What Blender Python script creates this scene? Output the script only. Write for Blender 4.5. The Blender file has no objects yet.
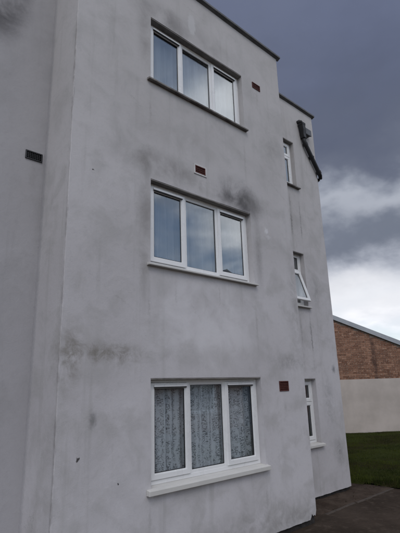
import bpy, math, random
from mathutils import Vector, Matrix, noise
R = math.radians
random.seed(7)
scene = bpy.context.scene
C = scene.collection

# ------------------------------------------------------------------ camera
cd = bpy.data.cameras.new('camera'); cam = bpy.data.objects.new('camera', cd); C.objects.link(cam)
YAW, PITCH, ROLL = 0.7492, 0.2677, -0.0311
fw = Vector((math.sin(YAW)*math.cos(PITCH), math.cos(YAW)*math.cos(PITCH), math.sin(PITCH)))
rt = Vector((math.cos(YAW), -math.sin(YAW), 0)); up = rt.cross(fw)
r2 = rt*math.cos(ROLL) + up*math.sin(ROLL); u2 = -rt*math.sin(ROLL) + up*math.cos(ROLL)
cam.matrix_world = Matrix(((r2.x, u2.x, -fw.x, 0), (r2.y, u2.y, -fw.y, -4.342), (r2.z, u2.z, -fw.z, 2.007), (0, 0, 0, 1)))
cd.sensor_fit = 'AUTO'; cd.sensor_width = 36; cd.lens = 443.25/533*36
cd.clip_start = 0.05; cd.clip_end = 2000
scene.camera = cam

# ------------------------------------------------------------------ world
SKY_SEED = (9.1, 2.7, 0.3)
SUN_EL, SUN_AZ = R(48), R(218)          # azimuth clockwise from +y
w = bpy.data.worlds.new('World'); scene.world = w; w.use_nodes = True
nt = w.node_tree; nt.nodes.clear()
def N(t, ty, **kw):
    n = t.nodes.new(ty)
    for k, v in kw.items():
        if k in n.inputs: n.inputs[k].default_value = v
        else: setattr(n, k, v)
    return n
def math_(t, op, a, b=None, c=None, clamp=False):
    n = t.nodes.new('ShaderNodeMath'); n.operation = op; n.use_clamp = clamp
    for i, v in enumerate((a, b, c)):
        if v is None: continue
        if isinstance(v, (int, float)): n.inputs[i].default_value = v
        else: t.links.new(v, n.inputs[i])
    return n.outputs[0]
def vmath(t, op, a, b=None):
    n = t.nodes.new('ShaderNodeVectorMath'); n.operation = op
    for i, v in enumerate((a, b)):
        if v is None: continue
        if isinstance(v, tuple): n.inputs[i].default_value = v
        else: t.links.new(v, n.inputs[i])
    return n
def mapr(t, v, a, b, c=0.0, d=1.0, smooth=True):
    n = t.nodes.new('ShaderNodeMapRange'); n.interpolation_type = 'SMOOTHSTEP' if smooth else 'LINEAR'
    t.links.new(v, n.inputs['Value'])
    for k, x in (('From Min', a), ('From Max', b), ('To Min', c), ('To Max', d)): n.inputs[k].default_value = x
    return n.outputs['Result']
def mix(t, f, a, b, blend='MIX'):
    n = t.nodes.new('ShaderNodeMix'); n.data_type = 'RGBA'; n.blend_type = blend
    for s, v in ((n.inputs[0], f), (n.inputs[6], a), (n.inputs[7], b)):
        if isinstance(v, (int, float)): s.default_value = v
        elif isinstance(v, tuple): s.default_value = (*v, 1) if len(v) == 3 else v
        else: t.links.new(v, s)
    return n.outputs[2]
def tnoise(t, vec, scale, detail=4, rough=.55, dist=0.0, dims=None):
    n = t.nodes.new('ShaderNodeTexNoise')
    n.inputs['Scale'].default_value = scale; n.inputs['Detail'].default_value = detail
    n.inputs['Roughness'].default_value = rough; n.inputs['Distortion'].default_value = dist
    if vec is not None: t.links.new(vec, n.inputs['Vector'])
    return n.outputs['Fac']

sky = N(nt, 'ShaderNodeTexSky', sky_type='NISHITA', sun_disc=False, sun_elevation=SUN_EL, sun_rotation=SUN_AZ)
tc = N(nt, 'ShaderNodeTexCoord'); dirv = vmath(nt, 'NORMALIZE', tc.outputs['Generated']).outputs[0]
sep = N(nt, 'ShaderNodeSeparateXYZ'); nt.links.new(dirv, sep.inputs[0]); dz = sep.outputs['Z']
# clouds on a flat layer, seen in perspective
den = math_(nt, 'ADD', math_(nt, 'MAXIMUM', dz, 0.0), 0.22)
cu = N(nt, 'ShaderNodeCombineXYZ'); nt.links.new(math_(nt, 'DIVIDE', sep.outputs['X'], den), cu.inputs[0]); nt.links.new(math_(nt, 'DIVIDE', sep.outputs['Y'], den), cu.inputs[1])
cvec = cu.outputs[0]
n_big = tnoise(nt, vmath(nt, 'ADD', cvec, (-7.55, -4.85, 0)).outputs[0], 1.3, 5, .5, .2)
n_mid = tnoise(nt, vmath(nt, 'ADD', cvec, (-7.45, 5.2, 0)).outputs[0], 2.2, 5, .5, .2)
sdir = vmath(nt, 'ADD', vmath(nt, 'MULTIPLY', dirv, (1, 1, 1.7)).outputs[0], SKY_SEED).outputs[0]
n_soft = tnoise(nt, sdir, 3.2, 5, .5, .15)
n_puff = tnoise(nt, sdir, 7.0, 6, .58, .1)
# a dark storm deck overhead and behind the flats, lit along its lower edge; brighter broken cloud on the other side
storm = mapr(nt, vmath(nt, 'DOT_PRODUCT', dirv, (.55, .30, .78)).outputs['Value'], .57, .80)
elev = math_(nt, 'ADD', dz, math_(nt, 'ADD', math_(nt, 'MULTIPLY', math_(nt, 'SUBTRACT', n_soft, .5), .26), math_(nt, 'MULTIPLY', math_(nt, 'SUBTRACT', n_puff, .5), .13)))
ramp = N(nt, 'ShaderNodeValToRGB'); nt.links.new(elev, ramp.inputs[0]); cr_ = ramp.color_ramp; cr_.interpolation = 'B_SPLINE'
stops = [(0.0, (.95, .95, .98)), (.17, (.93, .93, .96)), (.235, (.72, .74, .80)), (.275, (.42, .45, .53)), (.31, (.15, .172, .225)), (.345, (.17, .195, .255)), (.385, (.52, .55, .62)), (.418, (.30, .33, .40)), (.455, (.105, .122, .178)), (.58, (.105, .124, .19)), (.70, (.145, .17, .262)), (1.0, (.14, .165, .25))]
while len(cr_.elements) < len(stops): cr_.elements.new(.5)
for e, (p, c_) in zip(cr_.elements, stops): e.position = p; e.color = (*c_, 1)
stormc = mix(nt, mapr(nt, n_mid, .3, .7, 0, .22), ramp.outputs[0], (.20, .225, .29))
bright = mix(nt, mapr(nt, n_mid, .36, .66), (.55, .63, .78), (1.9, 1.9, 1.95))
sk = mix(nt, 1.0, sky.outputs[0], (.15, .15, .15), 'MULTIPLY')
broken = mix(nt, mapr(nt, n_big, .40, .58, .0, 1.0), sk, bright)
col = mix(nt, storm, broken, stormc)
bg = N(nt, 'ShaderNodeBackground'); bg.inputs['Strength'].default_value = 1.0
nt.links.new(col, bg.inputs['Color'])
wo = N(nt, 'ShaderNodeOutputWorld'); nt.links.new(bg.outputs[0], wo.inputs['Surface'])

# ------------------------------------------------------------------ sun
sl = bpy.data.lights.new('sun', 'SUN'); sl.energy = 0.6; sl.angle = R(25); sl.color = (1, .96, .92)
so = bpy.data.objects.new('sun', sl); C.objects.link(so)
sd = Vector((math.sin(SUN_AZ)*math.cos(SUN_EL), math.cos(SUN_AZ)*math.cos(SUN_EL), math.sin(SUN_EL)))
so.rotation_euler = sd.to_track_quat('Z', 'Y').to_euler(); so.location = sd*40
scene.view_settings.view_transform = 'Standard'; scene.view_settings.look = 'None'
scene.view_settings.exposure = 0.0; scene.view_settings.gamma = 1.0

# ------------------------------------------------------------------ helpers
class MB:
    def __init__(s): s.v = []; s.f = []
    def quad(s, a, b, c, d):
        i = len(s.v); s.v += [tuple(a), tuple(b), tuple(c), tuple(d)]; s.f.append((i, i+1, i+2, i+3))
    def poly(s, pts):
        i = len(s.v); s.v += [tuple(p) for p in pts]; s.f.append(tuple(range(i, i+len(pts))))
    def box(s, x0, x1, y0, y1, z0, z1):
        i = len(s.v)
        s.v += [(x0,y0,z0),(x1,y0,z0),(x1,y1,z0),(x0,y1,z0),(x0,y0,z1),(x1,y0,z1),(x1,y1,z1),(x0,y1,z1)]
        s.f += [(i,i+3,i+2,i+1),(i+4,i+5,i+6,i+7),(i,i+1,i+5,i+4),(i+1,i+2,i+6,i+5),(i+2,i+3,i+7,i+6),(i+3,i,i+4,i+7)]
        return s
    def prism(s, prof, x0, x1):            # profile in (y,z), counter-clockwise seen from -x... closed both ends
        n = len(prof); i = len(s.v)
        s.v += [(x0, y, z) for y, z in prof] + [(x1, y, z) for y, z in prof]
        for k in range(n):
            j = (k+1) % n; s.f.append((i+k, i+j, i+n+j, i+n+k))
        s.f.append(tuple(i+k for k in reversed(range(n)))); s.f.append(tuple(i+n+k for k in range(n)))
        return s
    def rect_frame(s, x0, x1, z0, z1, y0, y1, wd, wt=None, wb=None):
        wt = wd if wt is None else wt; wb = wd if wb is None else wb
        # mitred ring, outer and inner loops at front and back
        o = [(x0,z0),(x1,z0),(x1,z1),(x0,z1)]; n = [(x0+wd,z0+wb),(x1-wd,z0+wb),(x1-wd,z1-wt),(x0+wd,z1-wt)]
        i = len(s.v)
        for y in (y0, y1):
            s.v += [(a, y, b) for a, b in o] + [(a, y, b) for a, b in n]
        for k in range(4):
            j = (k+1) % 4
            s.f += [(i+k, i+j, i+4+j, i+4+k), (i+8+j, i+8+k, i+12+k, i+12+j), (i+j, i+k, i+8+k, i+8+j), (i+4+k, i+4+j, i+12+j, i+12+k)]
        return s
    def tube(s, pts, r, seg=12, cap=True):
        pts = [Vector(p) for p in pts]; rings = []
        for k, p in enumerate(pts):
            if k == 0: t = pts[1]-p
            elif k == len(pts)-1: t = p-pts[k-1]
            else: t = (pts[k+1]-p).normalized() + (p-pts[k-1]).normalized()
            t.normalize(); a = Vector((0, 1, 0)) if abs(t.y) < .9 else Vector((1, 0, 0))
            u = t.cross(a).normalized(); v = t.cross(u)
            rr = r[k] if isinstance(r, (list, tuple)) else r
            i = len(s.v); rings.append(i)
            s.v += [tuple(p + (u*math.cos(2*math.pi*q/seg) + v*math.sin(2*math.pi*q/seg))*rr) for q in range(seg)]
        for a, b in zip(rings, rings[1:]):
            for q in range(seg):
                q2 = (q+1) % seg; s.f.append((a+q, a+q2, b+q2, b+q))
        if cap:
            s.f.append(tuple(rings[0]+q for q in reversed(range(seg)))); s.f.append(tuple(rings[-1]+q for q in range(seg)))
        return s
    def mesh(s, name, mat, smooth=False):
        m = bpy.data.meshes.new(name); m.from_pydata(s.v, [], s.f); m.update()
        if mat: m.materials.append(mat)
        if smooth: m.polygons.foreach_set('use_smooth', [True]*len(m.polygons))
        return m
    def build(s, name, mat, parent=None, bevel=0, smooth=False):
        o = bpy.data.objects.new(name, s.mesh(name, mat, smooth)); C.objects.link(o)
        if parent: o.parent = parent
        if bevel:
            b = o.modifiers.new('bevel', 'BEVEL'); b.width = bevel; b.segments = 2; b.limit_method = 'ANGLE'; b.angle_limit = R(40)
        return o
def empty(name, loc=(0, 0, 0), rz=0):
    o = bpy.data.objects.new(name, None); C.objects.link(o); o.location = loc; o.rotation_euler.z = rz; o.empty_display_size = .3
    return o
def tag(o, label=None, cat=None, group=None, kind=None):
    for k, v in (('label', label), ('category', cat), ('group', group), ('kind', kind)):
        if v: o[k] = v
    return o
def dup(o, parent, loc=None):
    c = o.copy(); C.objects.link(c); c.parent = parent
    if loc is not None: c.location = loc
    return c

# ------------------------------------------------------------------ materials
def newmat(name):
    m = bpy.data.materials.new(name); m.use_nodes = True; t = m.node_tree
    return m, t, t.nodes['Principled BSDF']
def bump(t, bs, h, strength, dist):
    b = t.nodes.new('ShaderNodeBump'); b.inputs['Strength'].default_value = strength; b.inputs['Distance'].default_value = dist
    t.links.new(h, b.inputs['Height']); t.links.new(b.outputs[0], bs.inputs['Normal'])
def posn(t): return t.nodes.new('ShaderNodeNewGeometry').outputs['Position']
def objc(t): return t.nodes.new('ShaderNodeTexCoord').outputs['Object']

def plain(name, c1, c2, scale=8, rough=.6, bs_=.0, bscale=60, bd=.004, spec=.4, metallic=0):
    m, t, bs = newmat(name); v = objc(t)
    f = mapr(t, tnoise(t, v, scale, 5, .6), .3, .7)
    t.links.new(mix(t, f, c1, c2), bs.inputs['Base Color'])
    t.links.new(mapr(t, tnoise(t, v, scale*2.3, 3), .3, .7, rough-.08, rough+.08), bs.inputs['Roughness'])
    bs.inputs['Specular IOR Level'].default_value = spec; bs.inputs['Metallic'].default_value = metallic
    if bs_: bump(t, bs, tnoise(t, v, bscale, 4), bs_, bd)
    return m

def wall_material():
    m, t, bs = newmat('painted_render'); P = posn(t)
    big = tnoise(t, P, .55, 4, .5, .3); med = tnoise(t, P, 2.2, 5, .6, .4); fine = tnoise(t, P, 14, 5, .65)
    strk = tnoise(t, vmath(t, 'MULTIPLY', P, (5.5, 5.5, .35)).outputs[0], 1.0, 4, .6)
    sp = N(t, 'ShaderNodeSeparateXYZ'); t.links.new(P, sp.inputs[0]); Z = sp.outputs['Z']
    # masonry paint, greyer where it was never washed, paler patches where it was touched up
    c = mix(t, mapr(t, big, .35, .65), (.475, .456, .468), (.55, .532, .548))
    c = mix(t, math_(t, 'MULTIPLY', mapr(t, Z, 1.2, 6.5), .55), c, (.41, .39, .372))
    c = mix(t, mapr(t, med, .44, .68, 0, .5), c, (.35, .338, .33))
    c = mix(t, mapr(t, fine, .5, .8, 0, .22), c, (.31, .30, .29))
    c = mix(t, mapr(t, tnoise(t, P, 48, 4, .7), .52, .74, 0, .16), c, (.27, .26, .25))
    c = mix(t, mapr(t, strk, .54, .76, 0, .42), c, (.30, .29, .275))
    brk = mapr(t, tnoise(t, P, 5, 6, .7, .6), .30, .66)
    soft = mapr(t, tnoise(t, P, 2.0, 5, .6, .5), .25, .7)
    nw = t.nodes.new('ShaderNodeTexNoise'); nw.inputs['Scale'].default_value = 26; nw.inputs['Detail'].default_value = 4; t.links.new(P, nw.inputs['Vector'])
    Pw = vmath(t, 'ADD', P, vmath(t, 'MULTIPLY', vmath(t, 'SUBTRACT', nw.outputs['Color'], (.5, .5, .5)).outputs[0], (.085, .085, .085)).outputs[0]).outputs[0]
    def stain_or_shade(c, cen, rad, colr, amt, br=None, inner=0.0):
        q = vmath(t, 'MULTIPLY', vmath(t, 'SUBTRACT', Pw, cen).outputs[0], tuple(1/r for r in rad)).outputs[0]
        ln = vmath(t, 'LENGTH', q).outputs['Value']
        f = mapr(t, ln, 1.0, inner, 0, amt)
        if br is not None: f = math_(t, 'MULTIPLY', f, br)
        return mix(t, f, c, colr)
    c = stain_or_shade(c, (-1.0, .734, 4), (4.5, .15, 9), (.26, .255, .27), .5, None, .7)  # whole left wing darker: unwashed paint, with lens vignetting put into the colour
    G = (.045, .043, .045); BR = (.16, .145, .115)
    c = stain_or_shade(c, (4.15, 0, 2.92), (1.55, .5, .95), (.63, .615, .63), .75, soft, .3)
    c = stain_or_shade(c, (3.0, 0, 1.0), (1.4, .5, .9), (.40, .388, .395), .5, soft, .2)
    c = stain_or_shade(c, (3.9, 0, 5.55), (1.4, .5, .55), (.33, .315, .305), .6, soft)
    # soot above the middle window, and by the window out of view on the left wing
    c = stain_or_shade(c, (4.90, 0, 4.90), (.80, .5, .48), G, .95, soft)
    c = stain_or_shade(c, (5.22, 0, 4.86), (.5, .5, .32), (.12, .115, .11), .6, soft)
    c = stain_or_shade(c, (5.06, 0, 4.78), (.22, .5, .16), G, .6, None)
    c = stain_or_shade(c, (5.33, 0, 4.1), (.13, .5, .9), (.16, .155, .15), .5, soft)
    c = stain_or_shade(c, (1.36, .734, 7.15), (.46, .5, 1.0), G, .95, soft, .3)
    c = stain_or_shade(c, (3.35, 0, 4.95), (1.1, .5, .34), (.16, .15, .14), .75, soft)
    c = stain_or_shade(c, (3.12, 0, 4.3), (.22, .5, 1.0), (.17, .16, .15), .6, soft)
    c = stain_or_shade(c, (3.4, 0, 7.45), (.75, .5, .36), (.12, .112, .108), .8, soft)
    c = stain_or_shade(c, (3.1, 0, 6.9), (.2, .5, .8), (.17, .16, .15), .5, soft)
    c = stain_or_shade(c, (4.2, 0, 7.55), (1.7, .5, .35), (.25, .24, .235), .5, soft)
    # lichen band right of the corner, over the ground floor window
    c = stain_or_shade(c, (2.6, 0, 2.40), (.78, .5, .20), BR, .85, brk)
    c = stain_or_shade(c, (2.18, 0, 2.36), (.20, .5, .62), BR, .75, brk)
    c = stain_or_shade(c, (2.45, 0, 1.72), (.07, .3, .13), (.15, .15, .15), .7, None)
    c = stain_or_shade(c, (3.10, 0, 3.35), (.11, .4, .75), (.18, .17, .155), .55, soft)
    c = stain_or_shade(c, (5.9, 0, 2.36), (.6, .5, .18), (.18, .175, .17), .55, brk)
    c = stain_or_shade(c, (6.2, 0, 3.3), (.22, .5, 1.5), (.24, .23, .22), .5, brk)
    c = stain_or_shade(c, (5.9, 0, 6.1), (.5, .5, .9), (.28, .27, .26), .5, brk)
    c = stain_or_shade(c, (8.05, .7, 1.7), (.3, .3, .75), (.2, .2, .2), .45, brk)
    c = stain_or_shade(c, (8.25, .7, .75), (.28, .3, .4), (.17, .165, .16), .6, brk)
    c = stain_or_shade(c, (7.95, .7, 3.9), (.3, .3, .5), (.2, .195, .19), .45, brk)
    c = stain_or_shade(c, (8.35, .7, 2.3), (.09, .2, .12), (.12, .12, .13), .7, None)
    c = stain_or_shade(c, (5.2, 0, .2), (3.4, .5, .42), (.20, .19, .175), .5, brk)
    # drips below the narrow windows
    for zc in (5.45, 2.85):
        c = stain_or_shade(c, (7.34, .7, zc), (.035, .3, .75), (.13, .125, .12), .75, soft)
        c = stain_or_shade(c, (7.67, .7, zc), (.035, .3, .75), (.13, .125, .12), .75, soft)
    for cx, cz, rx, rz in ((3.17, 3.0, .03, .55), (5.17, 2.95, .035, .6), (3.6, 3.2, .025, .32), (4.4, 3.25, .02, .28), (3.19, 5.75, .03, .45), (5.14, 5.6, .04, .6), (4.1, 4.9, .06, .25), (5.58, 7.05, .05, .28), (5.72, 1.7, .05, .3), (1.92, 4.6, .07, .3), (3.18, .6, .03, .3), (5.16, .55, .04, .3)):
        c = stain_or_shade(c, (cx, 0 if cx > 2 else .734, cz), (rx, .15, rz), (.19, .18, .165), .30, brk)
    vo = t.nodes.new('ShaderNodeTexVoronoi'); vo.feature = 'DISTANCE_TO_EDGE'; vo.inputs['Scale'].default_value = .75
    t.links.new(vmath(t, 'ADD', P, vmath(t, 'MULTIPLY', vmath(t, 'SUBTRACT', nw.outputs['Color'], (.5, .5, .5)).outputs[0], (.12, .12, .12)).outputs[0]).outputs[0], vo.inputs['Vector'])
    hair = math_(t, 'MULTIPLY', mapr(t, vo.outputs['Distance'], .006, .0), mapr(t, tnoise(t, P, .9, 3), .55, .65, 0, .22))
    c = mix(t, hair, c, (.16, .15, .145))
    # crack along the corner of the projecting bay
    cr = math_(t, 'MULTIPLY', mapr(t, math_(t, 'ABSOLUTE', math_(t, 'SUBTRACT', math_(t, 'ADD', sp.outputs['X'], math_(t, 'MULTIPLY', tnoise(t, P, 3, 6, .7), .07)), 2.085)), .014, .0), mapr(t, tnoise(t, P, 2.3, 5, .7), .40, .60, 0, .42))
    cr = math_(t, 'MULTIPLY', cr, mapr(t, sp.outputs['Y'], .06, .02))
    c = mix(t, cr, c, (.12, .11, .105))
    # touch-up patches of fresh paint
    c = stain_or_shade(c, (4.02, 0, 7.72), (.10, .3, .24), (.50, .49, .49), .75, None, .6)
    c = stain_or_shade(c, (5.57, 0, 4.5), (.07, .3, .07), (.62, .61, .62), .8, None, .3)
    c = stain_or_shade(c, (5.62, 0, 4.40), (.10, .3, .05), (.56, .55, .56), .6, None, .3)
    # chips through to the dark render
    for cx, cz, rx, rz in ((2.30, 1.36, .020, .026), (2.78, 1.06, .018, .016), (2.35, 4.55, .022, .010)):
        c = stain_or_shade(c, (cx, 0, cz), (rx, .2, rz), (.05, .045, .045), .95, None, .5)
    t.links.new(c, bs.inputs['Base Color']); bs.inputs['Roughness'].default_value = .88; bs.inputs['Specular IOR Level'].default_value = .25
    h = math_(t, 'ADD', math_(t, 'MULTIPLY', tnoise(t, P, 95, 4, .6), .35), math_(t, 'ADD', math_(t, 'MULTIPLY', fine, .8), math_(t, 'MULTIPLY', med, 1.6)))
    bump(t, bs, h, .3, .012)
    return m
M_WALL = wall_material()
M_UPVC = plain('white_upvc', (.69, .69, .69), (.725, .725, .725), 2.5, .32, spec=.5)
M_SILL = plain('painted_sill', (.525, .51, .485), (.565, .55, .525), 3, .6, .25, 50)
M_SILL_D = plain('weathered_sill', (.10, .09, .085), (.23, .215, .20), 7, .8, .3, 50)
M_GASKET = plain('black_gasket', (.012, .012, .013), (.02, .02, .02), 10, .5)
M_COPING = plain('dark_coping', (.075, .075, .078), (.13, .128, .13), 4, .6, .2, 30)
M_COPTOP = plain('coping_upstand', (.30, .29, .29), (.40, .39, .39), 5, .7, .2, 30)
M_PLINTH = plain('bitumen_plinth', (.012, .011, .011), (.035, .03, .028), 6, .8, .6, 25, .02)
M_TERRA = plain('terracotta', (.055, .016, .014), (.10, .030, .024), 25, .8, .3, 90)
M_BLACKP = plain('black_plastic', (.010, .010, .011), (.022, .022, .024), 10, .42, spec=.5)
M_BLACKPIPE = plain('black_downpipe', (.007, .007, .008), (.016, .016, .018), 6, .5, .1, 30)
M_GREYBOX = plain('grey_plastic', (.07, .073, .082), (.11, .114, .125), 8, .55)
M_MORTAR = plain('mortar', (.48, .47, .46), (.58, .57, .56), 20, .9, .4, 60)
M_INNER = plain('room_plaster', (.30, .28, .26), (.36, .34, .31), 2, .9)
M_SOFFIT = plain('dark_soffit', (.15, .14, .13), (.24, .225, .21), 6, .9, .4, 40)
M_CHROME = plain('grey_metal', (.3, .3, .3), (.4, .4, .4), 10, .4, metallic=.8)

def glass_material():
    m, t, bs = newmat('window_glass'); t.nodes.remove(bs); out = t.nodes['Material Output']
    tr = N(t, 'ShaderNodeBsdfTransparent'); tr.inputs[0].default_value = (.93, .95, .96, 1)
    gl = N(t, 'ShaderNodeBsdfGlossy'); gl.inputs['Roughness'].default_value = .01; gl.inputs[0].default_value = (.93, .97, 1, 1)
    ge = t.nodes.new('ShaderNodeNewGeometry')
    ca = math_(t, 'ABSOLUTE', vmath(t, 'DOT_PRODUCT', ge.outputs['Normal'], ge.outputs['Incoming']).outputs['Value'])
    fr = math_(t, 'ADD', math_(t, 'MULTIPLY', math_(t, 'POWER', math_(t, 'SUBTRACT', 1.0, ca, clamp=True), 5.0), .96), .04)
    b = N(t, 'ShaderNodeBump'); b.inputs['Strength'].default_value = .02; b.inputs['Distance'].default_value = .02
    t.links.new(tnoise(t, objc(t), 2.2, 2), b.inputs['Height'])
    t.links.new(b.outputs[0], gl.inputs['Normal'])
    k = math_(t, 'MULTIPLY', fr, 3.0, clamp=True)         # two faces stand for the four surfaces of a sealed unit, low-e coated
    ms = N(t, 'ShaderNodeMixShader'); t.links.new(k, ms.inputs[0]); t.links.new(tr.outputs[0], ms.inputs[1]); t.links.new(gl.outputs[0], ms.inputs[2])
    t.links.new(ms.outputs[0], out.inputs['Surface'])
    return m
M_GLASS = glass_material()

def curtain_material(name, pattern, base, opac):
    m, t, bs = newmat(name); out = t.nodes['Material Output']; t.nodes.remove(bs); v = objc(t)
    sp = N(t, 'ShaderNodeSeparateXYZ'); t.links.new(v, sp.inputs[0])
    fl = N(t, 'ShaderNodeCombineXYZ'); t.links.new(sp.outputs['X'], fl.inputs[0]); t.links.new(sp.outputs['Z'], fl.inputs[1])
    uv = fl.outputs[0]
    wob = math_(t, 'MULTIPLY', math_(t, 'SUBTRACT', tnoise(t, uv, 5, 2), .5), .10)
    ph = math_(t, 'FRACT', math_(t, 'DIVIDE', math_(t, 'ADD', sp.outputs['X'], wob), .105))
    colm = mapr(t, math_(t, 'ABSOLUTE', math_(t, 'SUBTRACT', ph, .5)), .50, .30)
    leaf = mapr(t, tnoise(t, uv, 80, 2, .55, .7), .47, .57)
    gap = mapr(t, tnoise(t, uv, 11, 2), .36, .52)
    motif = math_(t, 'MULTIPLY', math_(t, 'MULTIPLY', colm, leaf), math_(t, 'MULTIPLY', gap, pattern))
    weave = mapr(t, tnoise(t, vmath(t, 'MULTIPLY', uv, (60, 4, 1)).outputs[0], 1.0, 3), .3, .7)
    c = mix(t, weave, base, tuple(x*1.08 for x in base))
    c = mix(t, motif, c, (.035, .042, .05))
    df = N(t, 'ShaderNodeBsdfDiffuse'); tl = N(t, 'ShaderNodeBsdfTranslucent'); t.links.new(c, df.inputs[0]); t.links.new(c, tl.inputs[0])
    a = N(t, 'ShaderNodeMixShader'); a.inputs[0].default_value = .2; t.links.new(df.outputs[0], a.inputs[1]); t.links.new(tl.outputs[0], a.inputs[2])
    tr = N(t, 'ShaderNodeBsdfTransparent'); b = N(t, 'ShaderNodeMixShader')
    t.links.new(math_(t, 'ADD', math_(t, 'MULTIPLY', motif, .9-opac), opac), b.inputs[0]); t.links.new(tr.outputs[0], b.inputs[1]); t.links.new(a.outputs[0], b.inputs[2])
    t.links.new(b.outputs[0], out.inputs['Surface'])
    return m
M_LACE = curtain_material('floral_lace', .74, (.84, .86, .89), .95)
M_VOILE = curtain_material('plain_voile', .12, (.55, .57, .61), .45)

# ------------------------------------------------------------------ ground
def ground_material():
    m, t, bs = newmat('worn_tarmac'); P = posn(t)
    n1 = tnoise(t, P, .8, 5, .6); n2 = tnoise(t, P, 7, 5, .65); n3 = tnoise(t, P, 160, 2)
    c = mix(t, mapr(t, n1, .3, .7), (.028, .020, .014), (.064, .047, .036))
    c = mix(t, mapr(t, n2, .48, .70, 0, .7), c, (.085, .066, .052))
    c = mix(t, mapr(t, n3, .55, .7, 0, .4), c, (.085, .07, .058))
    t.links.new(c, bs.inputs['Base Color']); t.links.new(mapr(t, n2, .3, .7, .7, .95), bs.inputs['Roughness'])
    bs.inputs['Specular IOR Level'].default_value = .08
    bump(t, bs, math_(t, 'ADD', math_(t, 'MULTIPLY', n3, .3), n2), .6, .01)
    return m
M_TAR = ground_material()
b = MB(); b.quad((-400, -400, 0), (400, -400, 0), (400, 400, 0), (-400, 400, 0))
tag(b.build('ground', M_TAR), kind='structure')

def soil_material():
    m, t, bs = newmat('bare_soil'); P = posn(t)
    n1 = tnoise(t, P, 3, 6, .65); n2 = tnoise(t, P, 30, 4, .7)
    c = mix(t, mapr(t, n1, .35, .65), (.042, .030, .023), (.080, .060, .047))
    c = mix(t, mapr(t, n2, .5, .75, 0, .5), c, (.10, .08, .066))
    t.links.new(c, bs.inputs['Base Color']); bs.inputs['Roughness'].default_value = .95; bs.inputs['Specular IOR Level'].default_value = .05
    bump(t, bs, math_(t, 'ADD', n1, math_(t, 'MULTIPLY', n2, .4)), .9, .03)
    return m
M_SOIL = soil_material()
M_EDGING = plain('concrete_edging', (.050, .038, .030), (.080, .063, .051), 9, .9, .5, 45)

def heightfield(name, mat, x0, x1, y0, y1, step, hf, inside=None, kind='structure'):
    nx = int((x1-x0)/step)+1; ny = int((y1-y0)/step)+1; b = MB()
    for j in range(ny+1):
        for i in range(nx+1):
            x = x0+(x1-x0)*i/nx; y = y0+(y1-y0)*j/ny; b.v.append((x, y, hf(x, y)))
    for j in range(ny):
        for i in range(nx):
            k = j*(nx+1)+i
            if inside is None or inside((b.v[k][0]+b.v[k+nx+2][0])/2, (b.v[k][1]+b.v[k+nx+2][1])/2): b.f.append((k, k+1, k+nx+2, k+nx+1))
    return tag(b.build(name, mat, smooth=True), kind=kind)
def soil_h(x, y):
    e = min(x-5.2, 9.25-x, y-.17, 1)
    return .006 + .03*max(0, min(1, e/.25))*(.5+.8*noise.noise((x*2.3, y*2.3, 3))) + .008*noise.noise((x*9, y*9, 1)) if e > 0 else -.02
soil = heightfield('soil_border', M_SOIL, 5.2, 9.3, .17, .78, .05, soil_h)
soil2 = heightfield('soil_strip', M_SOIL, 8.5, 9.35, .74, 7, .06, lambda x, y: .012+.015*noise.noise((x*3, y*3, 0)))
# a row of sunken concrete edging stones between the soil border and the tarmac
x = 6.75
k = 0
while x < 9.2:
    L = .42 + .1*random.random(); h = .010 + .014*random.random(); bb = MB().box(0, L, -.028, .028, -.06, h)
    if random.random() < .06: x += L; continue
    o = bb.build('edging_stone', M_EDGING, soil, bevel=.008); o.location = (x, .165+.02*random.uniform(-1, 1), random.uniform(-.012, .002)); o.rotation_euler = (R(random.uniform(-3, 3)), R(random.uniform(-1.2, 1.2)), R(random.uniform(-3, 3)))
    x += L + .01 + .03*random.random(); k += 1

# ------------------------------------------------------------------ lawn
def grass_edge(y):           # x where the turf starts
    return 9.13 - .08*(y-.4) + .10*noise.noise((y*1.3, 0, 0)) + .04*noise.noise((y*5, 2, 0)) if y > -.2 else 9.18 + .09*noise.noise((y*1.3, 0, 0)) + .10*max(0, min(1, (-.2-y)/1.5))
A = Vector((17.238, 5.796, 0)); U = Vector((.768, -.640, 0)).normalized(); NB = Vector((-.640, -.768, 0))
def lawn_in(x, y): return x > grass_edge(y) and (Vector((x, y, 0))-A).dot(NB) > -.05
def lawn_h(x, y):
    e = max(0, min(1, (x-grass_edge(y))/.14))
    return .012 + .055*math.sin(e*math.pi/2) + .02*noise.noise((x*.8, y*.8, 0)) + .008*noise.noise((x*3, y*3, 5))
def turf_material():
    m, t, bs = newmat('turf'); P = posn(t); n1 = tnoise(t, P, .7, 5, .6, .4); n2 = tnoise(t, P, 12, 4, .7)
    c = mix(t, mapr(t, n1, .38, .60), (.022, .018, .008), (.030, .038, .009)); c = mix(t, mapr(t, n2, .45, .7, 0, .6), c, (.05, .05, .02))
    t.links.new(c, bs.inputs['Base Color']); bs.inputs['Roughness'].default_value = .95; bs.inputs['Specular IOR Level'].default_value = .04; bump(t, bs, n2, 1, .03); return m
M_TURF = turf_material()
lawn = heightfield('lawn', M_TURF, 8.7, 24, -8, 14, .12, lawn_h, lawn_in)
def blade_material():
    m, t, bs = newmat('grass_blades'); P = posn(t); n1 = tnoise(t, P, 1.1, 6, .65, .5); n2 = tnoise(t, P, 9, 3)
    c = mix(t, mapr(t, n1, .38, .60), (.018, .026, .006), (.055, .068, .012)); c = mix(t, mapr(t, n2, .5, .7, 0, .5), c, (.06, .06, .018))
    t.links.new(c, bs.inputs['Base Color']); bs.inputs['Roughness'].default_value = .8; bs.inputs['Specular IOR Level'].default_value = .04
    return m
b = MB(); rnd = random.Random(3)
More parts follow.
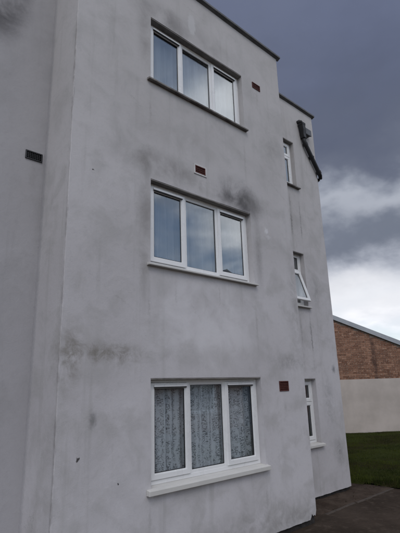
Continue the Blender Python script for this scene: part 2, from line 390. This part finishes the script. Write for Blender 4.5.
def blade(x, y, h):
    z = lawn_h(x, y)-.01; a = rnd.uniform(0, 6.283); wd = .0045; dx, dy = math.cos(a)*wd, math.sin(a)*wd; la = rnd.uniform(0, 6.283); l = h*rnd.uniform(.1, .7)
    i = len(b.v); b.v += [(x-dx, y-dy, z), (x+dx, y+dy, z), (x+math.cos(la)*l, y+math.sin(la)*l, z+h)]; b.f.append((i, i+1, i+2))
cnt = 0
while cnt < 60000:
    u = rnd.random(); x = 8.9 + 10.6*u**1.7; y = rnd.uniform(-2.5, 7.5)
    if y > .6+(x-8.2)*.75 or y < -.6-(x-8.9)*.12: continue
    if x < grass_edge(y) or (Vector((x, y, 0))-A).dot(NB) < .03: continue
    cl = .5+.5*noise.noise((x*1.7, y*1.7, 9))
    blade(x, y, (.02+.045*cl)*rnd.uniform(.6, 1.3)*(1.8 if x-grass_edge(y) < .18 else 1)); cnt += 1
tag(b.build('grass', blade_material()), 'short dark green grass of the lawn before the brick outbuilding', 'grass', kind='stuff')

# ------------------------------------------------------------------ the block of flats
XL, XR, XS, YL, YS = 2.052, 6.287, 8.55, .734, .70
ZB, ZT, DEP = .095, 8.31, .30
WX0, WX1 = 3.198, 5.185; NX0, NX1 = 7.06, 7.66
MAINW = [(.915, 2.137), (3.505, 4.710), (6.215, 7.337)]
NARW = [(.915, 2.120), (3.500, 4.655), (6.130, 7.270)]
flats = empty('block_of_flats', (5.3, 1, 0))
tag(flats, 'three storey block of flats with stained grey rendered walls and white windows', 'building')
OFF = Vector((-5.3, -1, 0))
def bld(mb, name, mat, parent=None, **kw):                # build in world coordinates, keep them under the parent
    o = mb.build(name, mat, None, **kw)
    if parent is None: o.parent = flats; o.location = OFF
    else: o.parent = parent; 
    return o
def warp(v):
    p = Vector(v); q = noise.noise_vector(p*1.1)*.006 + noise.noise_vector(p*5)*.0022
    return (p.x+q.x, p.y+q.y, p.z)
b = MB()
def cuts(a, c, extra, step):
    xs = sorted(set([a, c]+[e for e in extra if a < e < c])); out = []
    for p, q in zip(xs, xs[1:]):
        n = max(1, round((q-p)/step)); out += [p+(q-p)*i/n for i in range(n)]
    return out+[c]
def facade(x0, x1, y, holes):
    hs = [v for h in holes for v in h[:2]]; vs = [v for h in holes for v in h[2:]]
    xs = cuts(x0, x1, hs, .2); zs = cuts(ZB+.15, ZT, vs, .2)
    inh = lambda x, z: any(h[0] < x < h[1] and h[2] < z < h[3] for h in holes)
    for xa, xb in zip(xs, xs[1:]):
        for za, zb in zip(zs, zs[1:]):
            if not inh((xa+xb)/2, (za+zb)/2): b.quad(*[warp(p) for p in ((xa, y, za), (xb, y, za), (xb, y, zb), (xa, y, zb))])
    for h in holes:
        xs2 = [v for v in xs if h[0] <= v <= h[1]]; zs2 = [v for v in zs if h[2] <= v <= h[3]]
        def rv(p, q):
            b.quad(warp(p), warp(q), (q[0], y+DEP, q[2]), (p[0], y+DEP, p[2]))
        for p, q in zip(xs2, xs2[1:]): rv((p, y, h[3]), (q, y, h[3])); rv((q, y, h[2]), (p, y, h[2]))
        for p, q in zip(zs2, zs2[1:]): rv((h[0], y, p), (h[0], y, q)); rv((h[1], y, q), (h[1], y, p))
RC = .009
def chip(x, y):        # how far the render has broken away above the ground
    d = math.hypot(x-XR, y)
    z = ZB - .02 + .006*noise.noise((x*6, y*6, 4)) + .004*noise.noise((x*21, y*21, 8))
    if d < .17 and y < .12: z += .085*min(1, (.17-d)/.05)*(.35+1.5*abs(noise.noise((x*23+5, y*23, 2))))
    return z
def skirt(p0, p1, n):   # ragged bottom edge
    n_in = Vector((p1[1]-p0[1], -(p1[0]-p0[0]), 0)).normalized()*-.03
    pts = [Vector(p0).lerp(Vector(p1), i/n) for i in range(n+1)]
    for a, c in zip(pts, pts[1:]):
        za, zc = chip(a.x, a.y), chip(c.x, c.y)
        A0, C0 = (a.x, a.y, za), (c.x, c.y, zc)
        b.quad(A0, C0, warp((c.x, c.y, ZB+.15)), warp((a.x, a.y, ZB+.15)))
        b.quad((a.x+n_in.x, a.y+n_in.y, za+.01), (c.x+n_in.x, c.y+n_in.y, zc+.01), C0, A0)
def corner(cx, cy, a0, a1):
    zs = cuts(ZB+.15, ZT, [v for h in MAINW+NARW for v in h], .2); K = 4
    ps = [(cx+RC*math.cos(a0+(a1-a0)*k/K), cy+RC*math.sin(a0+(a1-a0)*k/K)) for k in range(K+1)]
    for p, q in zip(ps, ps[1:]):
        for za, zb in zip(zs, zs[1:]): b.quad(*[warp(v) for v in ((p[0], p[1], za), (q[0], q[1], za), (q[0], q[1], zb), (p[0], p[1], zb))])
        skirt((p[0], p[1], 0), (q[0], q[1], 0), 1)
def plainwall(p0, p1, step=.4):
    n = max(1, round((Vector(p1)-Vector(p0)).length/step)); zs = cuts(ZB+.15, ZT, [], .2)
    pts = [Vector(p0).lerp(Vector(p1), i/n) for i in range(n+1)]
    for a, c in zip(pts, pts[1:]):
        for za, zb in zip(zs, zs[1:]): b.quad(*[warp(v) for v in ((a.x, a.y, za), (c.x, c.y, za), (c.x, c.y, zb), (a.x, a.y, zb))])
    skirt(p0, p1, max(2, int((Vector(p1)-Vector(p0)).length/.035)) if (Vector(p1)-Vector(p0)).length < 6 else n)
H = math.pi/2
AIRB = [(5.575, 7.300, .215, .115), (4.100, 5.122, .205, .120), (5.720, 2.000, .225, .150)]
AH = lambda q: (q[0]-q[2]/2+.007, q[0]+q[2]/2-.007, q[1]-q[3]/2+.007, q[1]+q[3]/2-.007)
facade(XL+RC, XR-RC, 0, [(WX0, WX1, a, c) for a, c in MAINW]+[AH(q) for q in AIRB]); skirt((XL+RC, 0, 0), (XR-RC, 0, 0), 150)
facade(XR, XS-RC, YS, [(NX0, NX1, a, c) for a, c in NARW]); skirt((XR, YS, 0), (XS-RC, YS, 0), 70)
corner(XL+RC, RC, math.pi, math.pi+H); corner(XR-RC, RC, -H, 0); corner(XS-RC, YS+RC, -H, 0)
facade(-8, XL, YL, [AH((1.915, 4.897, .215, .115))]); skirt((-8, YL, 0), (XL, YL, 0), 60); plainwall((XL, YL, 0), (XL, RC, 0), .18); plainwall((XR, RC, 0), (XR, YS, 0), .2)
plainwall((XS, YS+RC, 0), (XS, 9.5, 0)); plainwall((XS, 9.5, 0), (-8, 9.5, 0), 1); plainwall((-8, 9.5, 0), (-8, YL, 0), 1)
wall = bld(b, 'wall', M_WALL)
# dark plinth behind the ragged foot of the render
b = MB(); T = .03
pl = [(-8+T, YL+T), (XL+T, YL+T), (XL+T, T), (XR-T, T), (XR-T, YS+T), (XS-T, YS+T), (XS-T, 9.5-T), (-8+T, 9.5-T)]
for p, q in zip(pl, pl[1:]+pl[:1]): b.quad((*p, -.1), (*q, -.1), (*q, .6), (*p, .6))
bld(b, 'plinth', M_PLINTH)
# floors and roof deck
def slab(z0, z1, i):
    b = MB(); q = [(x+(i if x < 0 else -i if x > 8 else (i if x < 3 else -i)), y+(i if y < 5 else -i)) for x, y in ((-8, YL), (XL, YL), (XL, 0), (XR, 0), (XR, YS), (XS, YS), (XS, 9.5), (-8, 9.5))]
    b.poly([(x, y, z1) for x, y in q]); b.poly([(x, y, z0) for x, y in reversed(q)])
    for p, r in zip(q, q[1:]+q[:1]): b.quad((*p, z0), (*r, z0), (*r, z1), (*p, z1))
    return b
for z in (.05, 2.62, 5.24): bld(slab(z, z+.2, .05), 'floor_slab', M_INNER)
bld(slab(7.95, 8.15, .05), 'roof_deck', M_COPING)
b = MB()
for xx in (XL+.35, 5.9, 6.9): b.box(xx, xx+.1, .9, 9.2, .3, 7.9)
b.box(-7.5, 8.2, 4.4, 4.5, .26, 7.9)
bld(b, 'inner_wall', M_INNER)
# coping with a dark metal front and an upstand behind it
def coping(p0, p1, outward, ext0=0, ext1=0):
    d = (Vector(p1)-Vector(p0)).normalized(); o = Vector(outward); a = Vector(p0)-d*ext0; c = Vector(p1)+d*ext1
    bb = MB(); prof = [(-.06, -.005), (-.06, .038), (.10, .055), (.26, .038), (.26, -.005), (.02, -.005), (.02, -.03), (-.0, -.03), (-.045, -.0055)]
    n = len(prof)
    for P in (a, c): bb.v += [(P.x-o.x*q, P.y-o.y*q, ZT+z) for q, z in prof]
    for k in range(n):
        j = (k+1) % n; bb.f.append((k, n+k, n+j, j))
    bb.f += [tuple(range(n)), tuple(reversed(range(n, 2*n)))]
    return bb
segs = [((-8, YL, 0), (XL-.06, YL, 0), (0, -1, 0), 0, 0), ((XL, YL, 0), (XL, -.06, 0), (-1, 0, 0), .3, .0), ((XL+.003, 0, 0), (XR, 0, 0), (0, -1, 0), .0, .062),
        ((XR, .26, 0), (XR, YS-.06, 0), (1, 0, 0), 0, 0), ((XR, YS, 0), (XS, YS, 0), (0, -1, 0), .26, .06), ((XS, YS+.26, 0), (XS, 9.5, 0), (1, 0, 0), 0, 0)]
for s in segs: bld(coping(*s), 'coping', M_COPING, bevel=.006)
b = MB()
for x0, x1, y in ((XL+.3, XR-.26, .18), (XR+.3, XS-.26, YS+.18)): b.box(x0, x1, y, y+.08, ZT+.05, ZT+.125)
bld(b, 'upstand', M_COPTOP)

# ------------------------------------------------------------------ windows
D = .10
def mkwindow(x0, x1, z0, z1, y, lights, sillmat, sill_h, sill_x, vents=True, label=None):
    """lights: list of (xa, xb, za, zb, kind); kind fixed / sash / open"""
    fy = y+D
    b = MB(); b.rect_frame(x0+.002, x1-.002, z0+.045, z1-.002, fy, fy+.065, .048)
    xs = sorted({l[0] for l in lights}|{l[1] for l in lights}); zs = sorted({l[2] for l in lights}|{l[3] for l in lights})
    for q in xs[1:-1]: b.box(q-.024, q+.024, fy+.001, fy+.064, z0+.093, z1-.05)
    for q in zs[1:-1]: b.box(x0+.05, x1-.05, fy+.001, fy+.064, q-.024, q+.024)
    win = bld(b, 'window', M_UPVC, bevel=.004)
    if label: win['label'] = label
    for xa, xb, za, zb, kind in lights:
        gx0, gx1, gz0, gz1 = xa, xb, za, zb
        if kind == 'fixed':
            i0 = .036; b = MB().rect_frame(xa-.002, xb+.002, za-.002, zb+.002, fy+.005, fy+.04, .038); gi = i0; gy = fy+.026; nm = 'glazing_bead'
        else:
            i0 = .004; b = MB(); b.rect_frame(xa+i0, xb-i0, za+i0, zb-i0, fy-.016, fy+.030, .058); b.rect_frame(xa+i0+.056, xb-i0-.056, za+i0+.056, zb-i0-.056, fy-.006, fy+.02, .012); gi = i0+.068; gy = fy+.006; nm = 'sash'
        g = MB().rect_frame(xa+gi-.004, xb-gi+.004, za+gi-.004, zb-gi+.004, gy-.004, gy+.008, .012)
        p = MB().box(xa+gi+.003, xb-gi-.003, gy, gy+.006, za+gi+.003, zb-gi-.003)
        parts = [bld(b, nm, M_UPVC, win, bevel=.004), bld(g, 'gasket', M_GASKET, win), bld(p, 'pane', M_GLASS, win)]
        if kind == 'open':                     # top hung, swung out at the foot
            ang = R(-17)
            hinge = Vector((0, fy-.012, zb-.004))
            mw = Matrix.Translation(hinge) @ Matrix.Rotation(ang, 4, 'X') @ Matrix.Translation(-hinge)
            for o in parts: o.matrix_local = mw
            for xx in (xa+.03, xb-.045): 
                st = MB(); e = mw @ Vector((xx, fy, za+.30)); st.quad((xx, fy-.002, za+.42), (xx+.014, fy-.002, za+.42), (e.x+.014, e.y+.01, e.z), (e.x, e.y+.01, e.z)); 
                bld(st, 'stay', M_CHROME, win)
            seal = MB().rect_frame(xa+.004, xb-.004, za+.004, zb-.004, fy+.012, fy+.03, .02); bld(seal, 'frame_seal', M_UPVC, win)
        if kind == 'sash' and vents and xb-xa > .4:
            v = MB(); v.prism([(fy-.034, zb-.052), (fy-.017, zb-.052), (fy-.017, zb-.022), (fy-.034, zb-.030)], xa+.05, xb-.05)
            tv = bld(v, 'trickle_vent', M_UPVC, win, bevel=.002)
            bld(MB().box(xa+.055, xb-.055, fy-.0335, fy-.0165, zb-.066, zb-.0522), 'vent_slot', M_GASKET, win)
    bld(MB().box(x0+.004, x1-.004, y+.004, fy-.001, z1-.016, z1-.001), 'lintel_soffit', M_SOFFIT, win)  # thin slab under the window head, darker and browner than the wall
    sx0, sx1 = sill_x; zt = z0+.045
    s = MB(); s.prism([(y-.062, zt-.018-sill_h), (y-.030, zt-.018-sill_h), (y-.026, zt-.012-sill_h), (y-.02, zt-.018-sill_h), (y+.0, zt-.018-sill_h), (y+0.003, zt-.022), (y+.012, zt-.02)][:5] + [(y+.0, zt-.008), (y-.062, zt-.022)], sx0, sx1)
    s2 = MB(); s2.prism([(y+.0005, zt-.05), (y+D+.06, zt-.05), (y+D+.06, zt-.0005), (y+D-.01, zt-.0005), (y+.0005, zt-.0085)], x0+.003, x1-.003)
    bld(s, 'sill', sillmat, win, bevel=.006); bld(s2, 'sill_board', sillmat, win)
    return win
xa, xb = 3.862, 4.515
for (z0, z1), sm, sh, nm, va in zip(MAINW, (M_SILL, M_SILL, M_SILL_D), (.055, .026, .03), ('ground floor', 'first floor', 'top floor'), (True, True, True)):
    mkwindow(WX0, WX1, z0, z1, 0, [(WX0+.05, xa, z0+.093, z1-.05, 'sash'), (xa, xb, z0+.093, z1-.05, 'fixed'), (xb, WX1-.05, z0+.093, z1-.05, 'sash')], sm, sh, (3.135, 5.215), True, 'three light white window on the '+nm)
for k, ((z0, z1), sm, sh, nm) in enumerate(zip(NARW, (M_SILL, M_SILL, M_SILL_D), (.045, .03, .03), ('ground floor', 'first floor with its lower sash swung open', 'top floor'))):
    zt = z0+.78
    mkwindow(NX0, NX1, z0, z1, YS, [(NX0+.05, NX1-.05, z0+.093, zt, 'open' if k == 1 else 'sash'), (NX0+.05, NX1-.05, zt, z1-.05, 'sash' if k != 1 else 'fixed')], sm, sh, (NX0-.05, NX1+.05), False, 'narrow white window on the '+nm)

# ------------------------------------------------------------------ air bricks
def airbrick(cx, cz, y, wd, ht, mat, cols, rows, surround=False, label=None):
    b = MB(); x0, x1, z0, z1 = cx-wd/2, cx+wd/2, cz-ht/2, cz+ht/2; f = .016
    b.rect_frame(x0, x1, z0, z1, y-.011, y+.03, f)
    for i in range(1, cols):
        q = x0+f+(wd-2*f)*i/cols; b.box(q-.003, q+.003, y-.006, y+.028, z0+f-.001, z1-f+.001)
    for j in range(1, rows):
        q = z0+f+(ht-2*f)*j/rows; b.box(x0+f-.001, x1-f+.001, y-.0075, y+.027, q-.004, q+.004)
    o = bld(b, 'air_brick', mat, bevel=.002)
    if label: o['label'] = label
    bld(MB().box(x0+.004, x1-.004, y+.0305, y+.036, z0+.004, z1-.004), 'vent_mesh', M_GASKET, o)
    if surround:
        bld(MB().rect_frame(x0-.022, x1+.022, z0-.02, z1+.02, y-.010, y+.01, .0215), 'mortar_surround', M_MORTAR, o)
    return o
airbrick(5.575, 7.300, 0, .215, .115, M_TERRA, 8, 3, False, 'terracotta air brick beside the top floor window')
airbrick(4.100, 5.122, 0, .205, .120, M_TERRA, 7, 3, True, 'terracotta air brick in pale mortar above the first floor window')
airbrick(5.720, 2.000, 0, .225, .150, M_TERRA, 7, 5, False, 'terracotta air brick beside the ground floor window')
airbrick(1.915, 4.897, YL, .215, .115, M_BLACKP, 8, 4, False, 'black plastic air brick on the left wing')

# ------------------------------------------------------------------ rainwater pipe
b = MB(); yp = YS-.065
b.tube([(8.02, yp, 7.50), (8.03, yp, 7.42), (8.075, yp-.005, 7.34), (8.50, yp, 6.80), (8.565, yp+.005, 6.72), (8.62, yp+.04, 6.69), (8.635, yp+.10, 6.68), (8.635, yp+.17, 6.63), (8.635, yp+.19, 6.5), (8.635, yp+.19, .25)], .048, 14)
pipe = bld(b, 'rainwater_pipe', M_BLACKPIPE, smooth=True)
b = MB(); b.tube([(7.93, YS+.05, 7.90), (7.93, YS-.05, 7.90), (7.935, YS-.075, 7.885), (7.94, YS-.08, 7.84)], .046, 14); bld(b, 'outlet', M_BLACKPIPE, pipe, smooth=True)
b = MB(); zz = [(7.84, .060, .062), (7.80, .064, .066), (7.79, .056, .058), (7.68, .056, .056), (7.58, .052, .052), (7.49, .050, .050)]
for k, (z, hx, hy) in enumerate(zz):
    cx = 7.955+(7.84-z)*.19; cy = YS-.085+ (.02 if z < 7.6 else 0); b.v += [(cx-hx, cy-hy, z), (cx+hx, cy-hy, z), (cx+hx, cy+hy, z), (cx-hx, cy+hy, z)]
    if k:
        for q in range(4): b.f.append((4*k-4+q, 4*k-4+(q+1) % 4, 4*k+(q+1) % 4, 4*k+q))
b.f += [(0, 1, 2, 3), tuple(4*len(zz)-1-q for q in range(4))]
bld(b, 'hopper', M_BLACKPIPE, pipe, bevel=.006)
for c0, c1 in (((8.045, yp, 7.385), (8.085, yp-.004, 7.325)), ((8.49, yp, 6.813), (8.535, yp+.002, 6.755)), ((8.26, yp-.002, 7.105), (8.285, yp-.002, 7.073))):
    bld(MB().tube([c0, c1], .058, 14), 'collar', M_BLACKPIPE, pipe, smooth=False)
bld(MB().box(8.24, 8.31, YS-.03, YS+.01, 7.07, 7.12), 'bracket', M_BLACKPIPE, pipe)
b = MB().box(8.07, 8.27, YS-.11, YS+.005, 7.62, 7.76); jb = bld(b, 'junction_box', M_GREYBOX, bevel=.008)
bld(MB().box(8.06, 8.28, YS-.12, YS-.098, 7.61, 7.77), 'lid', M_GREYBOX, jb, bevel=.006)

# ------------------------------------------------------------------ net curtains
def curtain(x0, x1, z0, z1, y, mat, label, seed, amp=.022):
    o = empty('net_curtain', ((x0+x1)/2, y, z0)); tag(o, label, 'curtain', 'net curtains behind the windows')
    rn = random.Random(seed); b = MB(); n = 240; cx = (x0+x1)/2; ph = rn.uniform(0, 6)
    def fold(x, t):
        return amp*(.55+.45*t)*(math.sin(x*42+ph+1.8*math.sin(x*5+ph)) + .45*math.sin(x*89+2*ph))
    rows = 8
    for j in range(rows+1):
        t = j/rows
        for i in range(n+1):
            x = x0+(x1-x0)*i/n; b.v.append((x-cx+.01*math.sin(x*30+t*2), fold(x, 1-t), (z1-z0)*t + (0 if j else .006*math.sin(x*42+ph))))
    for j in range(rows):
        for i in range(n):
            k = j*(n+1)+i; b.f.append((k, k+1, k+n+2, k+n+1))
    b.build('fabric', mat, o, smooth=True)
    b = MB().tube([(x0-cx-.02, 0, z1-z0-.012), (x1-cx+.02, 0, z1-z0-.012)], .006, 8); b.build('curtain_wire', M_UPVC, o)
    return o
curtain(3.12, 5.26, .93, 2.17, .235, M_LACE, 'white lace curtain with dark floral columns in the ground floor window', 1, .030)
curtain(3.12, 5.26, 3.52, 4.74, .235, M_VOILE, 'plain sheer curtain behind the first floor three light window', 2, .03)
curtain(3.12, 5.26, 6.23, 7.36, .235, M_VOILE, 'plain sheer curtain behind the top floor three light window', 3, .03)

# ------------------------------------------------------------------ brick outbuilding on the right
ob = empty('brick_outbuilding', A + Vector((0, 0, 0)), math.atan2(U.y, U.x))   # local x along the gable wall, -y towards the camera
tag(ob, 'brick outbuilding with white painted lower wall and sloping roof edge beyond the lawn', 'building')
SL = -.418; Z0V = 4.80; XA = -2.2; ZA = Z0V+SL*XA; XE0, XE1 = -7.4, 5.6
def vz(x): return Z0V+SL*x if x >= XA else ZA+SL*(XA-x)
WH = 2.165
def brick_material():
    m, t, bs = newmat('old_red_brick'); v = objc(t)
    oi = t.nodes.new('ShaderNodeAttribute'); oi.attribute_name = 'tone'
    g = oi.outputs['Fac']
    c = mix(t, mapr(t, g, 0, 1, smooth=False), (.19, .092, .058), (.37, .205, .135))
    c = mix(t, mapr(t, tnoise(t, v, 1.3, 5, .6), .45, .7, 0, .6), c, (.13, .075, .055))
    c = mix(t, mapr(t, tnoise(t, v, 22, 4, .7), .54, .66, 0, .85), c, (.48, .40, .33))
    sp = N(t, 'ShaderNodeSeparateXYZ'); t.links.new(v, sp.inputs[0])
    dx = math_(t, 'ABSOLUTE', math_(t, 'SUBTRACT', math_(t, 'ADD', sp.outputs['X'], math_(t, 'MULTIPLY', tnoise(t, v, 2.5, 3), .22)), 1.66))
    f = math_(t, 'MULTIPLY', mapr(t, dx, .16, .02), mapr(t, tnoise(t, v, 4, 4), .3, .6, .1, .75))
    c = mix(t, f, c, (.06, .035, .03))
    t.links.new(c, bs.inputs['Base Color']); bs.inputs['Roughness'].default_value = .92; bs.inputs['Specular IOR Level'].default_value = .2
    bump(t, bs, tnoise(t, v, 70, 3), .5, .006); return m
M_BRICK = brick_material()
M_JOINT = plain('lime_mortar', (.24, .19, .155), (.33, .275, .23), 9, .95)
M_WHITEW = plain('cream_paint', (.45, .40, .36), (.56, .50, .455), 1.1, .85, .25, 40, .004, .2)
M_FASCIA = plain('grey_fascia', (.33, .35, .37), (.40, .42, .44), 3, .6)
M_ROOFF = plain('roof_felt', (.09, .09, .095), (.13, .13, .135), 3, .9, .3, 50)
# solid core, set back by the thickness of the brick faces
b = MB(); n = 24
xs = [XE0+(XE1-XE0)*i/n for i in range(n+1)]; xs = sorted(set(xs+[XA]))
front = [(x, vz(x)-.12) for x in xs]
b.poly([(XE0, 0.012, WH-.02), (XE1, .012, WH-.02)] + [(x, .012, z) for x, z in reversed(front)])
for xx in (XE0, XE1): b.quad((xx, .012, 0), (xx, 9, 0), (xx, 9, vz(xx)-.12), (xx, .012, vz(xx)-.12))
b.poly([(XE0, 9, 0), (XE1, 9, 0)] + [(x, 9, z) for x, z in reversed(front)])
core = b.build('wall', M_JOINT, ob)
# every brick face is real, joined because each is only a few pixels wide
b = MB(); tones = []; rn = random.Random(5); bh, bl = .075, .225; row = 0; z = WH+.004
while z < ZA:
    x = XE0+(.1125 if row % 2 else 0)
    while x < XE1:
        L = .215 if row % 4 else .1025
        zc = min(vz(x), vz(x+L))-.13
        if z+.065 < zc and x+L < XE1:
            nf = len(b.f); pr = rn.uniform(-.003, .003); b.box(x, x+L, pr, .02, z, z+.065); tones += [min(1, max(0, rn.gauss(.45, .3)))]*6
        x += L+.010
    z += bh; row += 1
bo = b.build('brick', M_BRICK, ob); bo['kind'] = 'stuff'
at = bo.data.attributes.new('tone', 'FLOAT', 'FACE'); at.data.foreach_set('value', tones)
b = MB().box(XE0-.01, XE1+.01, -.014, .011, .05, WH); b.build('painted_render', M_WHITEW, ob, bevel=.006)
b = MB().box(XE0-.005, XE1+.005, -.006, .0105, -.1, .0485); b.build('plinth', M_PLINTH, ob)
for xa_, xb_ in ((XE0-.3, XA), (XA, XE1+.3)):
    b = MB(); za_, zb_ = vz(xa_), vz(xb_)
    b.v += [(xa_, -.09, za_-.14), (xb_, -.09, zb_-.14), (xb_, -.06, zb_-.14), (xa_, -.06, za_-.14), (xa_, -.09, za_+.06), (xb_, -.09, zb_+.06), (xb_, -.06, zb_+.06), (xa_, -.06, za_+.06)]
    b.f += [(0,3,2,1),(4,5,6,7),(0,1,5,4),(1,2,6,5),(2,3,7,6),(3,0,4,7)]
    b.build('bargeboard', M_FASCIA, ob)
    b = MB(); y0, y1 = -.058, 9.3
    b.v += [(xa_, y0, za_-.11), (xb_, y0, zb_-.11), (xb_, y1, zb_-.11), (xa_, y1, za_-.11), (xa_, y0, za_+.045), (xb_, y0, zb_+.045), (xb_, y1, zb_+.045), (xa_, y1, za_+.045)]
    b.f += [(0,3,2,1),(4,5,6,7),(0,1,5,4),(1,2,6,5),(2,3,7,6),(3,0,4,7)]
    b.build('roof', M_ROOFF, ob)

# ------------------------------------------------------------------ houses over the road (they show in the window glass)
M_HB = plain('house_brick', (.16, .085, .06), (.24, .13, .09), 6, .9, .4, 30)
M_HR = plain('roof_tile', (.035, .03, .03), (.06, .05, .048), 4, .8, .4, 14, .03)
M_DARKGLASS = plain('dark_glass', (.02, .022, .025), (.03, .032, .036), 2, .05, spec=.8)
M_DOOR = plain('painted_door', (.05, .08, .12), (.06, .09, .13), 3, .4)
def house(cx, cy, label):
    h = empty('terraced_house', (cx, cy, 0)); tag(h, label, 'house', 'houses across the road')
    W_, E_, RZ, Dp = 3.6, 6.7, 8.25, 9
    b = MB(); b.poly([(W_, 0, 0), (-W_, 0, 0), (-W_, 0, E_), (0, 0, RZ-.12), (W_, 0, E_)]); b.quad((-W_, 0, 0), (-W_, -Dp, 0), (-W_, -Dp, E_), (-W_, 0, E_)); b.quad((W_, -Dp, 0), (W_, 0, 0), (W_, 0, E_), (W_, -Dp, E_)); b.poly([(-W_, -Dp, 0), (W_, -Dp, 0), (W_, -Dp, E_), (0, -Dp, RZ-.12), (-W_, -Dp, E_)])
    b.build('wall', M_HB, h)
    b = MB(); e = .3; ez = E_-(RZ-.12-E_)/W_*e
    for s in (-1, 1):
        q = [(s*(W_+e), .35, ez), (0, .35, RZ-.12), (0, -Dp-.2, RZ-.12), (s*(W_+e), -Dp-.2, ez)]; b.poly(q); b.poly([(x, y, z+.14) for x, y, z in q])
        for a, c in zip(q, q[1:]+q[:1]): b.quad(a, c, (c[0], c[1], c[2]+.14), (a[0], a[1], a[2]+.14))
    rf = b.build('roof', M_HR, h)
    b = MB().box(1.4, 2.1, -5, -4.2, 7, 8.9); b.box(1.34, 2.16, -5.06, -4.14, 8.9, 9.0); b.build('chimney', M_HB, rf)
    for x0, x1, z0, z1 in ((-2.7, -1, .9, 2.2), (-2.7, -1, 3.6, 4.9), (.8, 2.4, 3.6, 4.9)):
        wn = MB().rect_frame(x0, x1, z0, z1, -.02, .05, .07).box((x0+x1)/2-.03, (x0+x1)/2+.03, -.01, .045, z0+.07, z1-.07).build('window', M_UPVC, h)
        MB().box(x0+.05, x1-.05, .005, .02, z0+.05, z1-.05).build('pane', M_DARKGLASS, wn)
        MB().box(x0-.06, x1+.06, .001, .1, z0-.07, z0-.001).build('sill', M_SILL, wn)
    d = MB().box(1.1, 2.0, .003, .06, .02, 2.1).build('door', M_DOOR, h); MB().box(1.2, 1.25, .06, .1, 1.0, 1.12).build('handle', M_CHROME, d)
    return h
house(9.6, -12.4, 'brick gabled house across the road, first of the row'); house(17.1, -12.0, 'brick gabled house across the road, second of the row'); house(24.6, -11.6, 'brick gabled house across the road, third of the row')

# ------------------------------------------------------------------ small debris on the soil
rn = random.Random(11)
mst = []
for k in range(4):
    b = MB(); 
    for q in range(8): b.v.append(tuple(s*rn.uniform(.5, 1) for s in ((-1 if q & 1 else 1), (-1 if q & 2 else 1), (-.6 if q & 4 else .6))))
    b.f = [(0,2,3,1),(4,5,7,6),(0,1,5,4),(2,6,7,3),(0,4,6,2),(1,3,7,5)]; mst.append(b.mesh('stone', M_SOIL))
for k in range(22):
    x = rn.uniform(6.4, 9.0); y = rn.uniform(.2, .66) if x > 6.35 else .1
    o = bpy.data.objects.new('stone', mst[k % 4]); C.objects.link(o); o.parent = soil
    s = rn.uniform(.006, .018); o.scale = (s, s, s); o.rotation_euler = (rn.uniform(-.4, .4), rn.uniform(-.4, .4), rn.uniform(0, 6)); o.location = (x, y, soil_h(x, y)+s*.3)
